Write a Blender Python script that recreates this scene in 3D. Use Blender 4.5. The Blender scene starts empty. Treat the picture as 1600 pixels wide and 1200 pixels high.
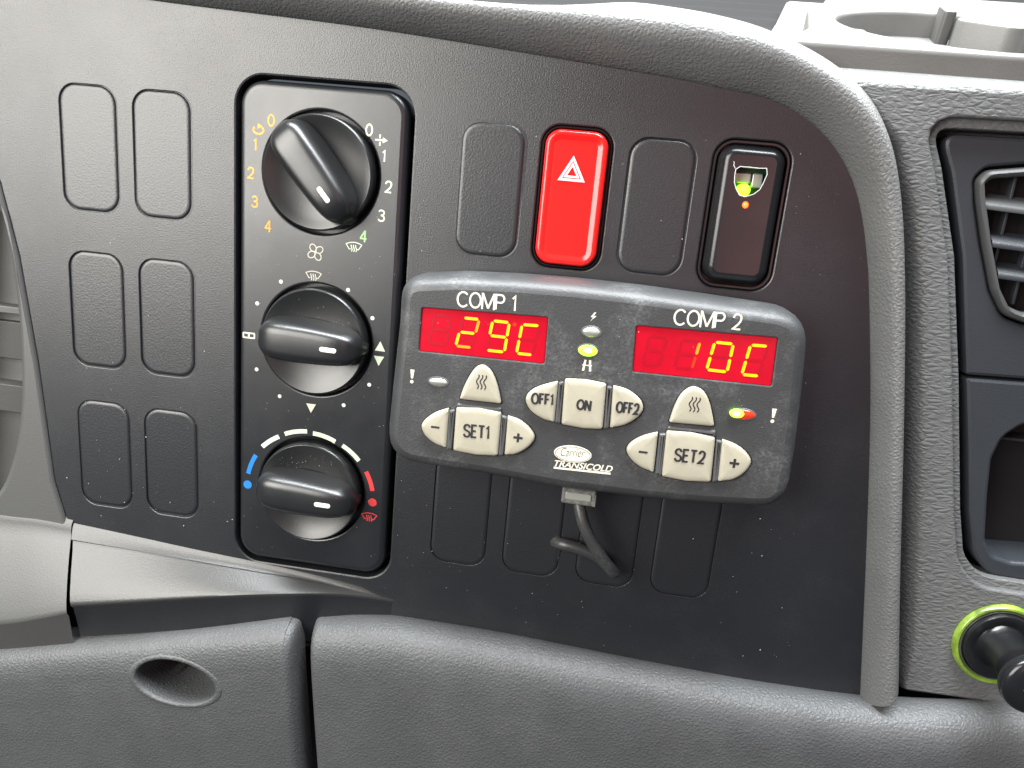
import bpy, bmesh, math, random
from mathutils import Vector, Matrix
from mathutils.geometry import tessellate_polygon
random.seed(7)
R = math.radians
scene = bpy.context.scene
col = scene.collection

# ------------------------------------------------------------------ camera, light, exposure
# millimetres on the dashboard: u right, v up, n out towards the driver; the fascia face is n = 0
def W(u, v, n=0.0):
    return Vector((u * .001, -n * .001, v * .001))

cam_d = bpy.data.cameras.new('camera'); cam = bpy.data.objects.new('camera', cam_d); col.objects.link(cam)
cam_d.sensor_width = 36; cam_d.lens = 26.64; cam_d.clip_start = .01; cam_d.clip_end = 50
right, up, back = W(.9875, .0907, -.1288), W(-.1191, .965, -.2337), W(.1031, .2461, .9637)
cm = Matrix((right.normalized(), up.normalized(), back.normalized())).transposed().to_4x4()
cm.translation = W(28.95, 69.1, 270.56)
cam.matrix_world = cm
scene.camera = cam

world = bpy.data.worlds.new('World'); scene.world = world; world.use_nodes = True
bg = world.node_tree.nodes['Background']
bg.inputs[0].default_value = (.78, .88, 1.0, 1); bg.inputs[1].default_value = .15

def area(name, loc, aim, sx, sy, power, colour):
    d = bpy.data.lights.new(name, 'AREA'); d.shape = 'RECTANGLE'; d.size = sx; d.size_y = sy
    d.energy = power; d.color = colour
    o = bpy.data.objects.new(name, d); col.objects.link(o); o.location = loc
    o.rotation_euler = (Vector(aim) - Vector(loc)).to_track_quat('-Z', 'Y').to_euler()
    return o
area('driver_window_light', (-.56, -.66, .27), (-.12, 0, .06), 0.62, .66, 15.5, (1, .965, .90))
area('windscreen_light', (.15, .36, .86), (.03, -.05, .08), 1.7, .55, 40, (1, .985, .95))
area('overhead_fill_light', (-.05, -.13, .95), (0, -.01, 0), 1.3, .34, 58, (.95, .98, 1))  # added overhead fill for upward faces; no hatch is known there
area('red_reflection_lamp', (.23, -.72, .14), (.11, 0, .04), .15, .40, .48, (1, .42, .38))  # added lamp in place of a red reflection from something out of view

vs = scene.view_settings
vs.view_transform = 'Standard'; vs.look = 'None'; vs.exposure = 0; vs.gamma = 1; vs.use_curve_mapping = False
scene.render.engine = 'CYCLES'

# ------------------------------------------------------------------ materials
def mat(name, colour, rough=.5, grain=None, bump=.0, var=0.0, varscale=.05, emit=None, estr=0, metal=0, coat=0,
        spec=.5, transmission=0, dust=0.0, rvar=0.0, stretch=(1, 1, 1)):
    """grain: None | ('fine', per_mm) | ('leather', per_mm)"""
    m = bpy.data.materials.new(name); m.use_nodes = True
    nt = m.node_tree; N = nt.nodes; L = nt.links
    b = N['Principled BSDF']
    b.inputs['Base Color'].default_value = (*colour, 1); b.inputs['Roughness'].default_value = rough
    b.inputs['Metallic'].default_value = metal; b.inputs['Coat Weight'].default_value = coat
    b.inputs['Specular IOR Level'].default_value = spec
    b.inputs['Transmission Weight'].default_value = transmission
    if emit:
        b.inputs['Emission Color'].default_value = (*emit, 1); b.inputs['Emission Strength'].default_value = estr
    if not (grain or var or dust or rvar):
        return m
    geo = N.new('ShaderNodeNewGeometry')
    mp = N.new('ShaderNodeMapping'); mp.inputs['Scale'].default_value = tuple(1000 * k for k in stretch)
    L.new(geo.outputs['Position'], mp.inputs['Vector'])
    colsock = None
    def noise(scale, detail=3, rough_=.55):
        n = N.new('ShaderNodeTexNoise'); n.inputs['Scale'].default_value = scale
        n.inputs['Detail'].default_value = detail; n.inputs['Roughness'].default_value = rough_
        L.new(mp.outputs[0], n.inputs['Vector']); return n
    def ramp(sock, a, b_, c0, c1):
        r = N.new('ShaderNodeMapRange'); r.inputs['From Min'].default_value = a; r.inputs['From Max'].default_value = b_
        r.inputs['To Min'].default_value = c0; r.inputs['To Max'].default_value = c1
        L.new(sock, r.inputs['Value']); return r.outputs[0]
    def mix(fac, a, b_):
        x = N.new('ShaderNodeMix'); x.data_type = 'RGBA'
        if isinstance(fac, float): x.inputs[0].default_value = fac
        else: L.new(fac, x.inputs[0])
        for i, s in ((6, a), (7, b_)):
            if isinstance(s, tuple): x.inputs[i].default_value = (*s, 1)
            else: L.new(s, x.inputs[i])
        return x.outputs[2]
    if var:
        n = noise(varscale, 5, .6)
        f = ramp(n.outputs['Fac'], .3, .7, 0, 1)
        lo = tuple(c * (1 - var) for c in colour); hi = tuple(min(1, c * (1 + var)) for c in colour)
        colsock = mix(f, lo, hi)
    if dust:
        n = noise(.045, 6, .7); n2 = noise(.9, 2, .5)
        f1 = ramp(n.outputs['Fac'], .48, .72, 0, dust)
        f2 = ramp(n2.outputs['Fac'], .4, .75, .15, 1)
        mm = N.new('ShaderNodeMath'); mm.operation = 'MULTIPLY'; L.new(f1, mm.inputs[0]); L.new(f2, mm.inputs[1])
        colsock = mix(mm.outputs[0], colsock or tuple(colour), (.33, .34, .34))
    if colsock: L.new(colsock, b.inputs['Base Color'])
    if rvar:
        n = noise(.03, 5, .65)
        L.new(ramp(n.outputs['Fac'], .3, .7, max(.05, rough - rvar), min(1, rough + rvar)), b.inputs['Roughness'])
    if grain:
        kind, per = grain
        bp = N.new('ShaderNodeBump'); bp.inputs['Strength'].default_value = bump
        if kind == 'fine':
            n = noise(per, 2, .6); src = n.outputs['Fac']; bp.inputs['Distance'].default_value = .00025
        else:
            wn = noise(per * .8, 3, .6)
            mx = N.new('ShaderNodeMix'); mx.data_type = 'RGBA'; mx.blend_type = 'LINEAR_LIGHT'
            mx.inputs[0].default_value = 1.0
            L.new(mp.outputs[0], mx.inputs[6]); L.new(wn.outputs['Color'], mx.inputs[7])
            vo = N.new('ShaderNodeTexVoronoi'); vo.feature = 'DISTANCE_TO_EDGE'; vo.inputs['Scale'].default_value = per
            vo.inputs['Randomness'].default_value = 1
            L.new(mx.outputs[2], vo.inputs['Vector'])
            e = ramp(vo.outputs['Distance'], 0, .34, 0, 1)
            fn = noise(per * 3.2, 2, .5)
            ad = N.new('ShaderNodeMath'); ad.operation = 'MULTIPLY_ADD'; ad.inputs[1].default_value = .35
            L.new(fn.outputs['Fac'], ad.inputs[0]); L.new(e, ad.inputs[2])
            src = ad.outputs[0]; bp.inputs['Distance'].default_value = .0004
        L.new(src, bp.inputs['Height']); L.new(bp.outputs[0], b.inputs['Normal'])
    return m

M = {
    'fascia': mat('black_grained_plastic', (.0078, .0092, .0122), .39, ('fine', 1.9), .36, spec=.9, rvar=.02, dust=.035),
    'cover': mat('blank_cover_plastic', (.0085, .010, .013), .39, ('fine', 1.4), .30, spec=.9),
    'plate': mat('satin_black_faceplate', (.0085, .0097, .0122), .34, ('fine', 3.0), .10, spec=.9, rvar=.05),
    'knob': mat('black_knob_plastic', (.010, .011, .012), .33, ('fine', 2.2), .07, spec=.8, rvar=.04),
    'dark': mat('dark_cavity_plastic', (.006, .006, .007), .6),
    'gloss': mat('gloss_black_plastic', (.010, .0105, .012), .22, ('fine', 2.0), .05, rvar=.04),
    'casing': mat('dusty_charcoal_casing', (.042, .044, .046), .46, ('fine', 1.6), .38, dust=.40),
    'cream': mat('cream_button_plastic', (.40, .378, .295), .38, ('fine', 1.2), .03, var=.05, varscale=.25),
    'ink': mat('black_ink', (.02, .02, .024), .5),
    'white': mat('white_print', (.80, .80, .74), .5),
    'offwhite': mat('cream_print', (.72, .69, .58), .5),
    'mint': mat('pale_green_print', (.68, .78, .58), .5),
    'green_print': mat('green_print', (.38, .66, .30), .5),
    'orange': mat('orange_print', (.85, .40, .05), .5),
    'blue': mat('blue_print', (.01, .19, .60), .5),
    'red_print': mat('red_print', (.72, .045, .05), .5),
    'pink': mat('pale_pink_print', (.88, .62, .66), .45),
    'hazard': mat('red_switch_plastic', (.80, .012, .010), .24, ('fine', 1.0), .02, coat=.3),
    'lens': mat('red_display_lens', (.42, .0025, .015), .22, var=.12, varscale=.12, emit=(.75, .0, .02), estr=.15),
    'ghost': mat('unlit_segment', (.33, .002, .012), .3, emit=(.68, 0, .018), estr=.12),
    'seg': mat('lit_segment', (.3, .1, .0), .4, emit=(1, .44, .004), estr=2.3),
    'seg_dim': mat('dimly_lit_segment', (.8, .2, .0), .4, emit=(1, .24, .012), estr=.85),
    'led_green': mat('lit_green_led', (.3, .9, .05), .3, emit=(.42, 1, .02), estr=3.2),
    'led_core': mat('bright_led_core', (.8, 1, .3), .3, emit=(.85, 1, .30), estr=6),
    'led_off': mat('clear_led_lens', (.30, .31, .28), .12, coat=.6),
    'led_red': mat('red_led_lens', (.55, .03, .01), .18, emit=(1, .05, .01), estr=.35),
    'led_red_lit': mat('lit_red_led', (.9, .1, .02), .3, emit=(1, .16, .03), estr=3.0),
    'bar': mat('grey_divider_bar', (.09, .092, .095), .34, ('fine', 1.2), .15),
    'leather': mat('grey_leather_grain', (.125, .128, .128), .46, ('leather', .62), .38, var=.08),
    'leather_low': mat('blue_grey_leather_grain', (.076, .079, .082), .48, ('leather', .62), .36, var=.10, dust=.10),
    'console': mat('console_leather_grain', (.112, .115, .116), .45, ('leather', .50), .48, var=.07, stretch=(.5, 1, 1.15)),
    'sidegrey': mat('grey_side_plastic', (.078, .079, .077), .46, ('fine', 1.5), .32, spec=.7),
    'ledge': mat('lit_ledge_plastic', (.034, .034, .033), .42, ('fine', 1.6), .36, spec=.9),  # fascia plastic made paler, standing in for light on the ledge top
    'insert': mat('blue_black_insert_plastic', (.028, .032, .038), .40, ('fine', 1.5), .25, rvar=.05),
    'slat': mat('grey_vent_plastic', (.062, .065, .067), .42, ('fine', 1.6), .15),
    'top': mat('pale_grey_dash_top', (.14, .14, .137), .48, ('leather', .7), .32, var=.06),
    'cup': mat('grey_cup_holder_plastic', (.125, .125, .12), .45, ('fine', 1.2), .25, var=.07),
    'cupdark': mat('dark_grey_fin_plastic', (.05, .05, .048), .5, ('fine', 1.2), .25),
    'cowl': mat('dark_cowl_plastic', (.012, .013, .014), .85, ('fine', .8), .4, spec=.12),
    'rubber': mat('black_cable_rubber', (.035, .036, .037), .36, ('fine', 1.0), .22, dust=.3),
    'clear': mat('clear_connector_plastic', (.16, .16, .15), .16, var=.6, varscale=.35, coat=.4),
    'ring': mat('lit_green_ring', (.17, .26, .035), .28, var=.75, varscale=.13, emit=(.42, .75, .02), estr=.045, coat=.5),
    'chrome': mat('worn_metal_rim', (.30, .30, .29), .25, metal=.9),
    'pcb': mat('circuit_board', (.02, .09, .04), .4),
    'tin': mat('component_metal', (.45, .46, .45), .35, metal=.4),
    'ragged': mat('torn_plastic_edge', (.62, .63, .62), .55),
    'dust': mat('pale_dust_and_sparkle', (.42, .42, .41), .9),
}

# ------------------------------------------------------------------ mesh helpers
WL = {}
def finish(name, V, F, m, parent=None, smooth=None, sharp=38):
    c = Vector((0, 0, 0))
    lo = Vector((min(v[i] for v in V) for i in range(3))); hi = Vector((max(v[i] for v in V) for i in range(3)))
    c = (lo + hi) / 2
    me = bpy.data.meshes.new(name); me.from_pydata([v - c for v in V], [], F)
    if smooth is None: smooth = [True] * len(F)
    me.update(); me.set_sharp_from_angle(angle=R(sharp))
    me.polygons.foreach_set('use_smooth', smooth); me.update()
    me.materials.append(M[m])
    o = bpy.data.objects.new(name, me); col.objects.link(o)
    if parent: o.parent = parent; o.location = c - WL[parent]
    else: o.location = c
    WL[o] = c
    return o

def thing(name, label, cat, u, v, n=0, group=None):
    o = bpy.data.objects.new(name, None); col.objects.link(o); o.empty_display_size = .01
    o.location = W(u, v, n); WL[o] = W(u, v, n)
    tag(o, label, cat, group); return o

def tag(o, label=None, cat=None, group=None, kind=None):
    if label: o['label'] = label
    if cat: o['category'] = cat
    if group: o['group'] = group
    if kind: o['kind'] = kind
    return o

def rrect(cu, cv, w, h, r, seg=8, ang=0, skew=0):
    p = []
    for sx, sy, a0 in ((1, -1, -90), (1, 1, 0), (-1, 1, 90), (-1, -1, 180)):
        for i in range(seg + 1):
            a = R(a0 + 90 * i / seg)
            p.append((sx * (w / 2 - r) + r * math.cos(a), sy * (h / 2 - r) + r * math.sin(a)))
    ca, sa = math.cos(R(ang)), math.sin(R(ang))
    return [(cu + x * ca - y * sa + skew * y, cv + x * sa + y * ca) for x, y in p]

def circ(cu, cv, r, seg=64, rv=None, ang=0):
    rv = rv or r; ca, sa = math.cos(R(ang)), math.sin(R(ang)); out = []
    for i in range(seg):
        x, y = r * math.cos(2 * math.pi * i / seg), rv * math.sin(2 * math.pi * i / seg)
        out.append((cu + x * ca - y * sa, cv + x * sa + y * ca))
    return out

def spline(pts, closed=True, sub=6):
    out = []; k = len(pts); rng = range(k) if closed else range(k - 1)
    for i in rng:
        g = (lambda j: pts[j % k]) if closed else (lambda j: pts[min(max(j, 0), k - 1)])
        p0, p1, p2, p3 = g(i - 1), g(i), g(i + 1), g(i + 2)
        for s in range(sub):
            t = s / sub
            out.append(tuple(.5 * (2 * b + (c - a) * t + (2 * a - 5 * b + 4 * c - d) * t * t + (3 * b - a - 3 * c + d) * t ** 3)
                             for a, b, c, d in zip(p0, p1, p2, p3)))
    if not closed: out.append(tuple(pts[-1]))
    return out

def ccw(loop):
    a = sum(loop[i][0] * loop[(i + 1) % len(loop)][1] - loop[(i + 1) % len(loop)][0] * loop[i][1] for i in range(len(loop)))
    return loop if a > 0 else loop[::-1]

def roundpoly(pts, r, seg=6):
    """polygon with rounded corners; r may be a list"""
    pts = ccw(pts); out = []; k = len(pts)
    for i, p in enumerate(pts):
        ri = r[i] if isinstance(r, (list, tuple)) else r
        a = Vector(pts[i - 1]); b = Vector(p); c = Vector(pts[(i + 1) % k])
        d1 = (a - b).normalized(); d2 = (c - b).normalized()
        half = d1.angle(d2) / 2
        if half > R(84):
            out.append((b.x, b.y)); continue
        t = min(ri / max(math.tan(half), .05), (a - b).length * .48, (c - b).length * .48)
        s, e = b + d1 * t, b + d2 * t
        for j in range(seg + 1):
            w = j / seg
            q = s * (1 - w) ** 2 + b * 2 * w * (1 - w) + e * w * w
            out.append((q.x, q.y))
    return out

def offset(loop, d, wt=None):
    k = len(loop); out = []
    for i in range(k):
        a, b, c = Vector(loop[i - 1]), Vector(loop[i]), Vector(loop[(i + 1) % k])
        e1 = b - a; e2 = c - b
        if e1.length < 1e-6: e1 = e2
        if e2.length < 1e-6: e2 = e1
        n1 = Vector((-e1.y, e1.x)).normalized(); n2 = Vector((-e2.y, e2.x)).normalized()
        s = n1 + n2
        s = s / max(.35, s.dot(n1)) if s.length > 1e-6 else n1
        w = wt[i] if wt else 1
        out.append((b.x + s.x * d * w, b.y + s.y * d * w))
    return out

def solid(name, loop, prof, m, parent=None, holes=(), mp=W, wt=None, dome=None, sharp=38, tiltn=None):
    """prof: (inset, n) from back to front, front is capped; holes: (loop, [(grow, n) front to back], floor)"""
    loop = ccw(loop); V = []; F = []; S = []
    tn = tiltn or (lambda x, y: 0)
    def ring(lp, z): 
        i0 = len(V); V.extend(mp(x, y, z + tn(x, y)) for x, y in lp); return i0
    k = len(loop); prev = None; front = None
    for ins, z in prof:
        front = offset(loop, ins, wt) if ins else loop
        i0 = ring(front, z)
        if prev is not None:
            for i in range(k):
                j = (i + 1) % k
                F.append((prev + i, prev + j, i0 + j, i0 + i)); S.append(True)
        prev = i0
    ztop = prof[-1][1]
    caps = [[Vector((x, y, 0)) for x, y in front]]; idx = list(range(prev, prev + k))
    for h in holes:
        lp = ccw(h[0]); kk = len(lp); pv = None; first = None
        for g, z in h[1]:
            r2 = offset(lp, -g) if g else lp
            i0 = ring(r2, z)
            if pv is None:
                first = i0; caps.append([Vector((x, y, 0)) for x, y in r2])
            else:
                for i in range(kk):
                    j = (i + 1) % kk
                    F.append((pv + i, pv + j, i0 + j, i0 + i)); S.append(True)
            pv = i0
        idx += list(range(first, first + kk))
        if len(h) > 2 and h[2]:
            F.append(tuple(range(pv, pv + kk))); S.append(False)
    if dome and not holes:
        cx = sum(p[0] for p in front) / k; cy = sum(p[1] for p in front) / k; steps = 6
        for s in range(1, steps):
            f = 1 - s / steps
            i0 = ring([(cx + (x - cx) * f, cy + (y - cy) * f) for x, y in front], ztop + dome * (1 - f * f))
            for i in range(k):
                j = (i + 1) % k
                F.append((prev + i, prev + j, i0 + j, i0 + i)); S.append(True)
            prev = i0
        V.append(mp(cx, cy, ztop + dome + tn(cx, cy)))
        for i in range(k): F.append((prev + i, prev + (i + 1) % k, len(V) - 1)); S.append(True)
    else:
        flat = [p for c in caps for p in c]
        for a, b, c in tessellate_polygon(caps):
            ar = (flat[b] - flat[a]).cross(flat[c] - flat[a]).z
            if abs(ar) < 1e-9: continue
            F.append((idx[a], idx[b], idx[c]) if ar > 0 else (idx[a], idx[c], idx[b])); S.append(False)
    return finish(name, V, F, m, parent, S, sharp)

def loft(name, rows, m, parent=None, closed=False, sharp=60, caps=False):
    V = []; F = []; k = len(rows[0])
    for r in rows: V.extend(r)
    for a in range(len(rows) - 1):
        for i in range(k if closed else k - 1):
            j = (i + 1) % k
            F.append((a * k + i, a * k + j, (a + 1) * k + j, (a + 1) * k + i))
    S = [True] * len(F)
    if caps:
        F.append(tuple(range(k))[::-1]); F.append(tuple(range((len(rows) - 1) * k, len(rows) * k))); S += [False, False]
    return finish(name, V, F, m, parent, S, sharp)

def lathe(name, cu, cv, prof, m, parent=None, seg=64, mp=W, sharp=38, close=True):
    rows = [[mp(cu + r * math.cos(2 * math.pi * i / seg), cv + r * math.sin(2 * math.pi * i / seg), n) for i in range(seg)] for r, n in prof]
    V = []; F = []; S = []
    for r in rows: V.extend(r)
    for a in range(len(rows) - 1):
        for i in range(seg):
            j = (i + 1) % seg
            F.append((a * seg + i, a * seg + j, (a + 1) * seg + j, (a + 1) * seg + i)); S.append(True)
    if close: F.append(tuple(range((len(rows) - 1) * seg, len(rows) * seg))); S.append(False)
    return finish(name, V, F, m, parent, S, sharp)

def tube(name, pts, r, m, parent=None, seg=14, sub=8):
    P = [W(*p) for p in spline(pts, False, sub)]; rows = []; nrm = None
    for i, p in enumerate(P):
        t = (P[min(i + 1, len(P) - 1)] - P[max(i - 1, 0)]).normalized()
        if nrm is None: nrm = t.orthogonal().normalized()
        nrm = (nrm - t * nrm.dot(t)).normalized(); bn = t.cross(nrm)
        rr = r * .001
        rows.append([p + (nrm * math.cos(2 * math.pi * a / seg) + bn * math.sin(2 * math.pi * a / seg)) * rr for a in range(seg)])
    return loft(name, rows, m, parent, closed=True, caps=True)

def box(name, u0, u1, v0, v1, n0, n1, m, parent=None, bev=.4, mp=W):
    r = min(bev, (u1 - u0) * .2, (v1 - v0) * .2)
    return solid(name, rrect((u0 + u1) / 2, (v0 + v1) / 2, u1 - u0, v1 - v0, r * 1.5, 3), [(0, n0), (0, n1 - r), (r * .35, n1 - r * .3), (r, n1)], m, parent, mp=mp)

def print_shape(name, polys, n, m, parent, mp=W):
    """flat ink: list of simple polygons"""
    V = []; F = []
    for i_, lp in enumerate(polys):
        lp = ccw(lp); i0 = len(V); V.extend(mp(x, y, n + .004 * (i_ % 9)) for x, y in lp)
        for t in tessellate_polygon([[Vector((x, y, 0)) for x, y in lp]]):
            a, b, c = (Vector((*lp[i], 0)) for i in t)
            F.append(tuple(i0 + i for i in (t if (b - a).cross(c - a).z > 0 else t[::-1])))
    return finish(name, V, F, m, parent, [False] * len(F))

def ribbon(line, w, closed=False):
    """stroke as quads with mitred joints"""
    k = len(line); L_, R_ = [], []
    for i, p in enumerate(line):
        p = Vector(p)
        a = Vector(line[i - 1]) if (closed or i > 0) else p
        c = Vector(line[(i + 1) % k]) if (closed or i < k - 1) else p
        d1 = (p - a).normalized() if (p - a).length > 1e-9 else (c - p).normalized()
        d2 = (c - p).normalized() if (c - p).length > 1e-9 else d1
        n1 = Vector((-d1.y, d1.x)); n2 = Vector((-d2.y, d2.x)); s = n1 + n2
        s = s / max(.4, s.dot(n1)) * (w / 2)
        L_.append(tuple(p + s)); R_.append(tuple(p - s))
    q = []
    for i in range(k if closed else k - 1):
        j = (i + 1) % k
        q.append([L_[i], R_[i], R_[j], L_[j]])
    return q

def text(name, s, p0, p1, cap, n, m, parent, shear=0, bold=0, dv=0):
    """lettering whose ink runs from p0 to p1 along its baseline, cap height in mm"""
    cu = bpy.data.curves.new('lettering', 'FONT'); cu.body = s; cu.size = 1; cu.resolution_u = 5; cu.shear = shear
    cu.offset = bold
    o = bpy.data.objects.new('lettering', cu); col.objects.link(o)
    dg = bpy.context.evaluated_depsgraph_get(); me = bpy.data.meshes.new_from_object(o.evaluated_get(dg))
    vs_ = [v.co.copy() for v in me.vertices]; fs = [tuple(p.vertices) for p in me.polygons]
    bpy.data.objects.remove(o); bpy.data.meshes.remove(me); bpy.data.curves.remove(cu)
    x0 = min(v.x for v in vs_); x1 = max(v.x for v in vs_); y1 = max(v.y for v in vs_); y0 = min(v.y for v in vs_)
    d = Vector(p1) - Vector(p0); l = d.length; d.normalize(); e = Vector((-d.y, d.x))
    k = cap / (y1 - y0)
    V = []
    for v in vs_:
        q = Vector(p0) + d * ((v.x - x0) / (x1 - x0) * l) + e * ((v.y - y0) * k + dv)
        V.append(W(q.x, q.y, n))
    return finish(name, V, fs, m, parent, [False] * len(fs))

def ell(cx, cy, rx, ry, a0, a1, k=14):
    return [(cx + rx * math.cos(R(a0 + (a1 - a0) * i / k)), cy + ry * math.sin(R(a0 + (a1 - a0) * i / k))) for i in range(k + 1)]
STROKES = {   # single-line lettering: strokes in a unit box, then the width of the box
    'O': ([ell(.5, .5, .5, .5, 90, 450, 28)], .80), '0': ([ell(.5, .5, .5, .5, 90, 450, 28)], .56),
    'C': ([ell(.52, .5, .52, .5, 42, 318, 22)], .80),
    'M': ([[(0, -.06), (0, 1.06)], [(.03, 1.02), (.5, .02)], [(.5, .02), (.97, 1.02)], [(1, 1.06), (1, -.06)]], .88), 'N': ([[(0, -.06), (0, 1.06)], [(.03, 1.02), (.97, -.02)], [(1, -.06), (1, 1.06)]], .62),
    'P': ([[(0, 0), (0, 1), (.6, 1)] + ell(.6, .74, .4, .26, 80, -80, 10) + [(.6, .48), (.03, .48)]], .60),
    'S': ([spline([(.97, .78), (.82, .95), (.5, 1), (.16, .93), (.03, .75), (.2, .58), (.5, .51), (.84, .42), (1, .24), (.85, .06), (.5, 0), (.16, .05), (0, .23)], False, 3)], .60),
    'E': ([[(1, 1), (0, 1), (0, 0), (1, 0)], [(.05, .52), (.86, .52)]], .48), 'F': ([[(1, 1), (0, 1), (0, 0)], [(.05, .52), (.86, .52)]], .48),
    'T': ([[(0, 1), (1, 1)], [(.5, .97), (.5, 0)]], .60), '1': ([[(0, .80), (.75, 1), (.75, 0)]], .26),
    '2': ([spline([(.03, .74), (.16, .93), (.5, 1), (.85, .92), (.97, .72), (.84, .48), (.45, .22), (.02, 0)], False, 3) + [(1, 0)]], .56),
    '3': ([spline([(.06, .86), (.26, .98), (.55, 1), (.86, .91), (.92, .73), (.76, .57), (.40, .53)], False, 3), spline([(.45, .52), (.83, .47), (1, .26), (.85, .06), (.5, 0), (.2, .03), (.02, .17)], False, 3)], .56),
    '4': ([[(.74, -.07), (.74, 1.05)], [(.72, 1.02), (-.02, .27)], [(-.08, .27), (1.05, .27)]], .60),
    ' ': ([], .36)}
def letters(name, s, p0, p1, cap, w, n, m, parent, gap=.22):
    d = Vector(p1) - Vector(p0); l = d.length - w; d.normalize(); e = Vector((-d.y, d.x))
    adv = [STROKES[c][1] for c in s]; tot = sum(adv) + gap * (len(s) - 1); x = 0; q_ = []
    h = cap - w; o = Vector(p0) + d * w / 2 + e * w / 2; k = l / tot if tot else 1
    for c, a in zip(s, adv):
        for st in STROKES[c][0]:
            ln = [tuple(o + d * (x + px_ * a) * k + e * (py_ * h)) for px_, py_ in st]
            cl_ = (Vector(ln[0]) - Vector(ln[-1])).length < 1e-6
            q_ += ribbon(ln[:-1] if cl_ else ln, w, cl_)
        x += a + gap
    return print_shape(name, q_, n, m, parent)

def glyph(s, c, w, h, n, m, parent, name='printed_numeral', ang=0, bold=0):
    a = R(ang); d = Vector((math.cos(a), math.sin(a))); e = Vector((-d.y, d.x)); c = Vector(c)
    b = c - e * h / 2
    return letters(name, s, tuple(b - d * w / 2), tuple(b + d * w / 2), h, .58, n, m, parent)

# ------------------------------------------------------------------ the setting behind everything
core = solid('dashboard_light_block', rrect(0, -70, 640, 330, 4, 2), [(0, -75), (0, -24)], 'dark')  # block added behind the panels to keep light from leaking through
tag(core, 'dark block added behind the dashboard panels to stop light leaks', kind='structure')

AT = R(20)
def T(u, b, h):     # the dash top leans back from the fascia: u across, b to the rear, h above it
    return W(u, 116.6 + b * math.sin(AT) + h * math.cos(AT), -12 - b * math.cos(AT) + h * math.sin(AT))

top = solid('dash_top', roundpoly([(62, 0), (330, 0), (330, 190), (108, 190), (92, 110), (74, 30)], [3, 1, 1, 2, 4, 4]),
            [(0, -22), (0, -3), (.6, -1), (2.4, 0)], 'top', mp=T)
tag(top, 'pale grey leather grained top of the dashboard', kind='structure')
rows = []
for b in range(0, 200, 4):
    h = -7 + (1.4 if (b // 8) % 2 else 0)
    rows.append([T(u, b * 1.8 - 6, h) for u in range(-500, 502, 20)])
cowl = loft('windscreen_cowl', rows, 'cowl', sharp=20)
tag(cowl, 'dark ribbed cowl along the foot of the windscreen', kind='structure')

# ------------------------------------------------------------------ fascia with its blanking covers
PITCH = 29.0
covers_l = [(-164.8 + .5 * r + i * 28.8, v) for r, v in ((0, 69.7), (1, 9.2), (2, -50.3)) for i in (0, 1)]
covers_r = [(-14.2, 68.4), (43.7, 67.9)]
covers_b = [(-15.3 + i * 28.9, -53.2) for i in range(4)]
HAZ, BRK = (14.6, 68.2), (73.0, 67.8)
fas = thing('fascia_panel', 'large black grained plastic fascia plate holding knobs and switches', 'dash panel', -30, -120)
outline = roundpoly([(-240, 136)] + [(-202.15,54.49), (-196.27,27.28), (-191.13,-15.60), (-187.25,-64.59), (-179.90,-92.67)] + [(-176, -92), (-60, -128), (160, -128)]
                    + [(149.21,-103.21), (132.83,-7.13), (118.79,59.11), (110.25,81.26), (96.61,97.25), (76.67,106.58), (32.49,111.61), (-54.89,118.80), (-133.29,123.59)], 6, 4)
edge = [(.3, 0), (.1, -.08), (0, -.28), (0, -9)]
holes = [(rrect(u, v, 22.6, 45.4, 6.6, 7), edge) for u, v in covers_l + covers_r]
holes += [(rrect(u, v, 22.2, 45.2, 6.5, 7), [(.15, 0), (.05, -.04), (0, -.15), (0, -9)]) for u, v in covers_b]
holes += [(rrect(*HAZ, 24.6, 48.2, 6.6, 8), [(.6, 0), (.2, -.15), (0, -.6), (0, -12)]),
          (rrect(*BRK, 25.6, 49.4, 6.8, 8), [(.6, 0), (.2, -.15), (0, -.6), (0, -12)]),
          (rrect(-75.1, 6.4, 65.2, 188.0, 10.5, 10), [(.8, 0), (.25, -.2), (0, -.8), (0, -10)])]
hole_c = [(22.10,-60.42)][0]
holes.append((circ(*hole_c, 2.9, 20), [(.3, 0), (0, -.4), (0, -10)]))
panel = solid('panel', outline, [(0, -4), (0, -.6), (.2, -.15), (.6, 0)], 'fascia', fas, holes)

rng = random.Random(3)
def cover(u, v, z, tilt, m='cover', w=21.8, h=44.9):
    a, b = tilt
    return solid('blank_cover', rrect(u, v, w, h, 6.4, 7), [(-.9, -8), (-.9, z - .62), (-.05, z - .6), (.08, z - .42), (.35, z - .18), (.8, z - .04), (1.4, z)], m, fas,
                 tiltn=lambda x, y: (x - u) * a + (y - v) * b)
for i, (u, v) in enumerate(covers_l):
    cover(u - .25, v + .1, -.08 + rng.uniform(-.1, .15), (-.012 + rng.uniform(-.008, .008), .004 + rng.uniform(-.012, .01)))
cover(*covers_r[0], .75, (-.012, .01))
cover(*covers_r[1], .1, (.012, -.012))
for u, v in covers_b:
    cover(u, v, .08 + rng.uniform(-.12, .05), (rng.uniform(-.006, .006), -.002), w=21.9, h=44.95)

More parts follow.
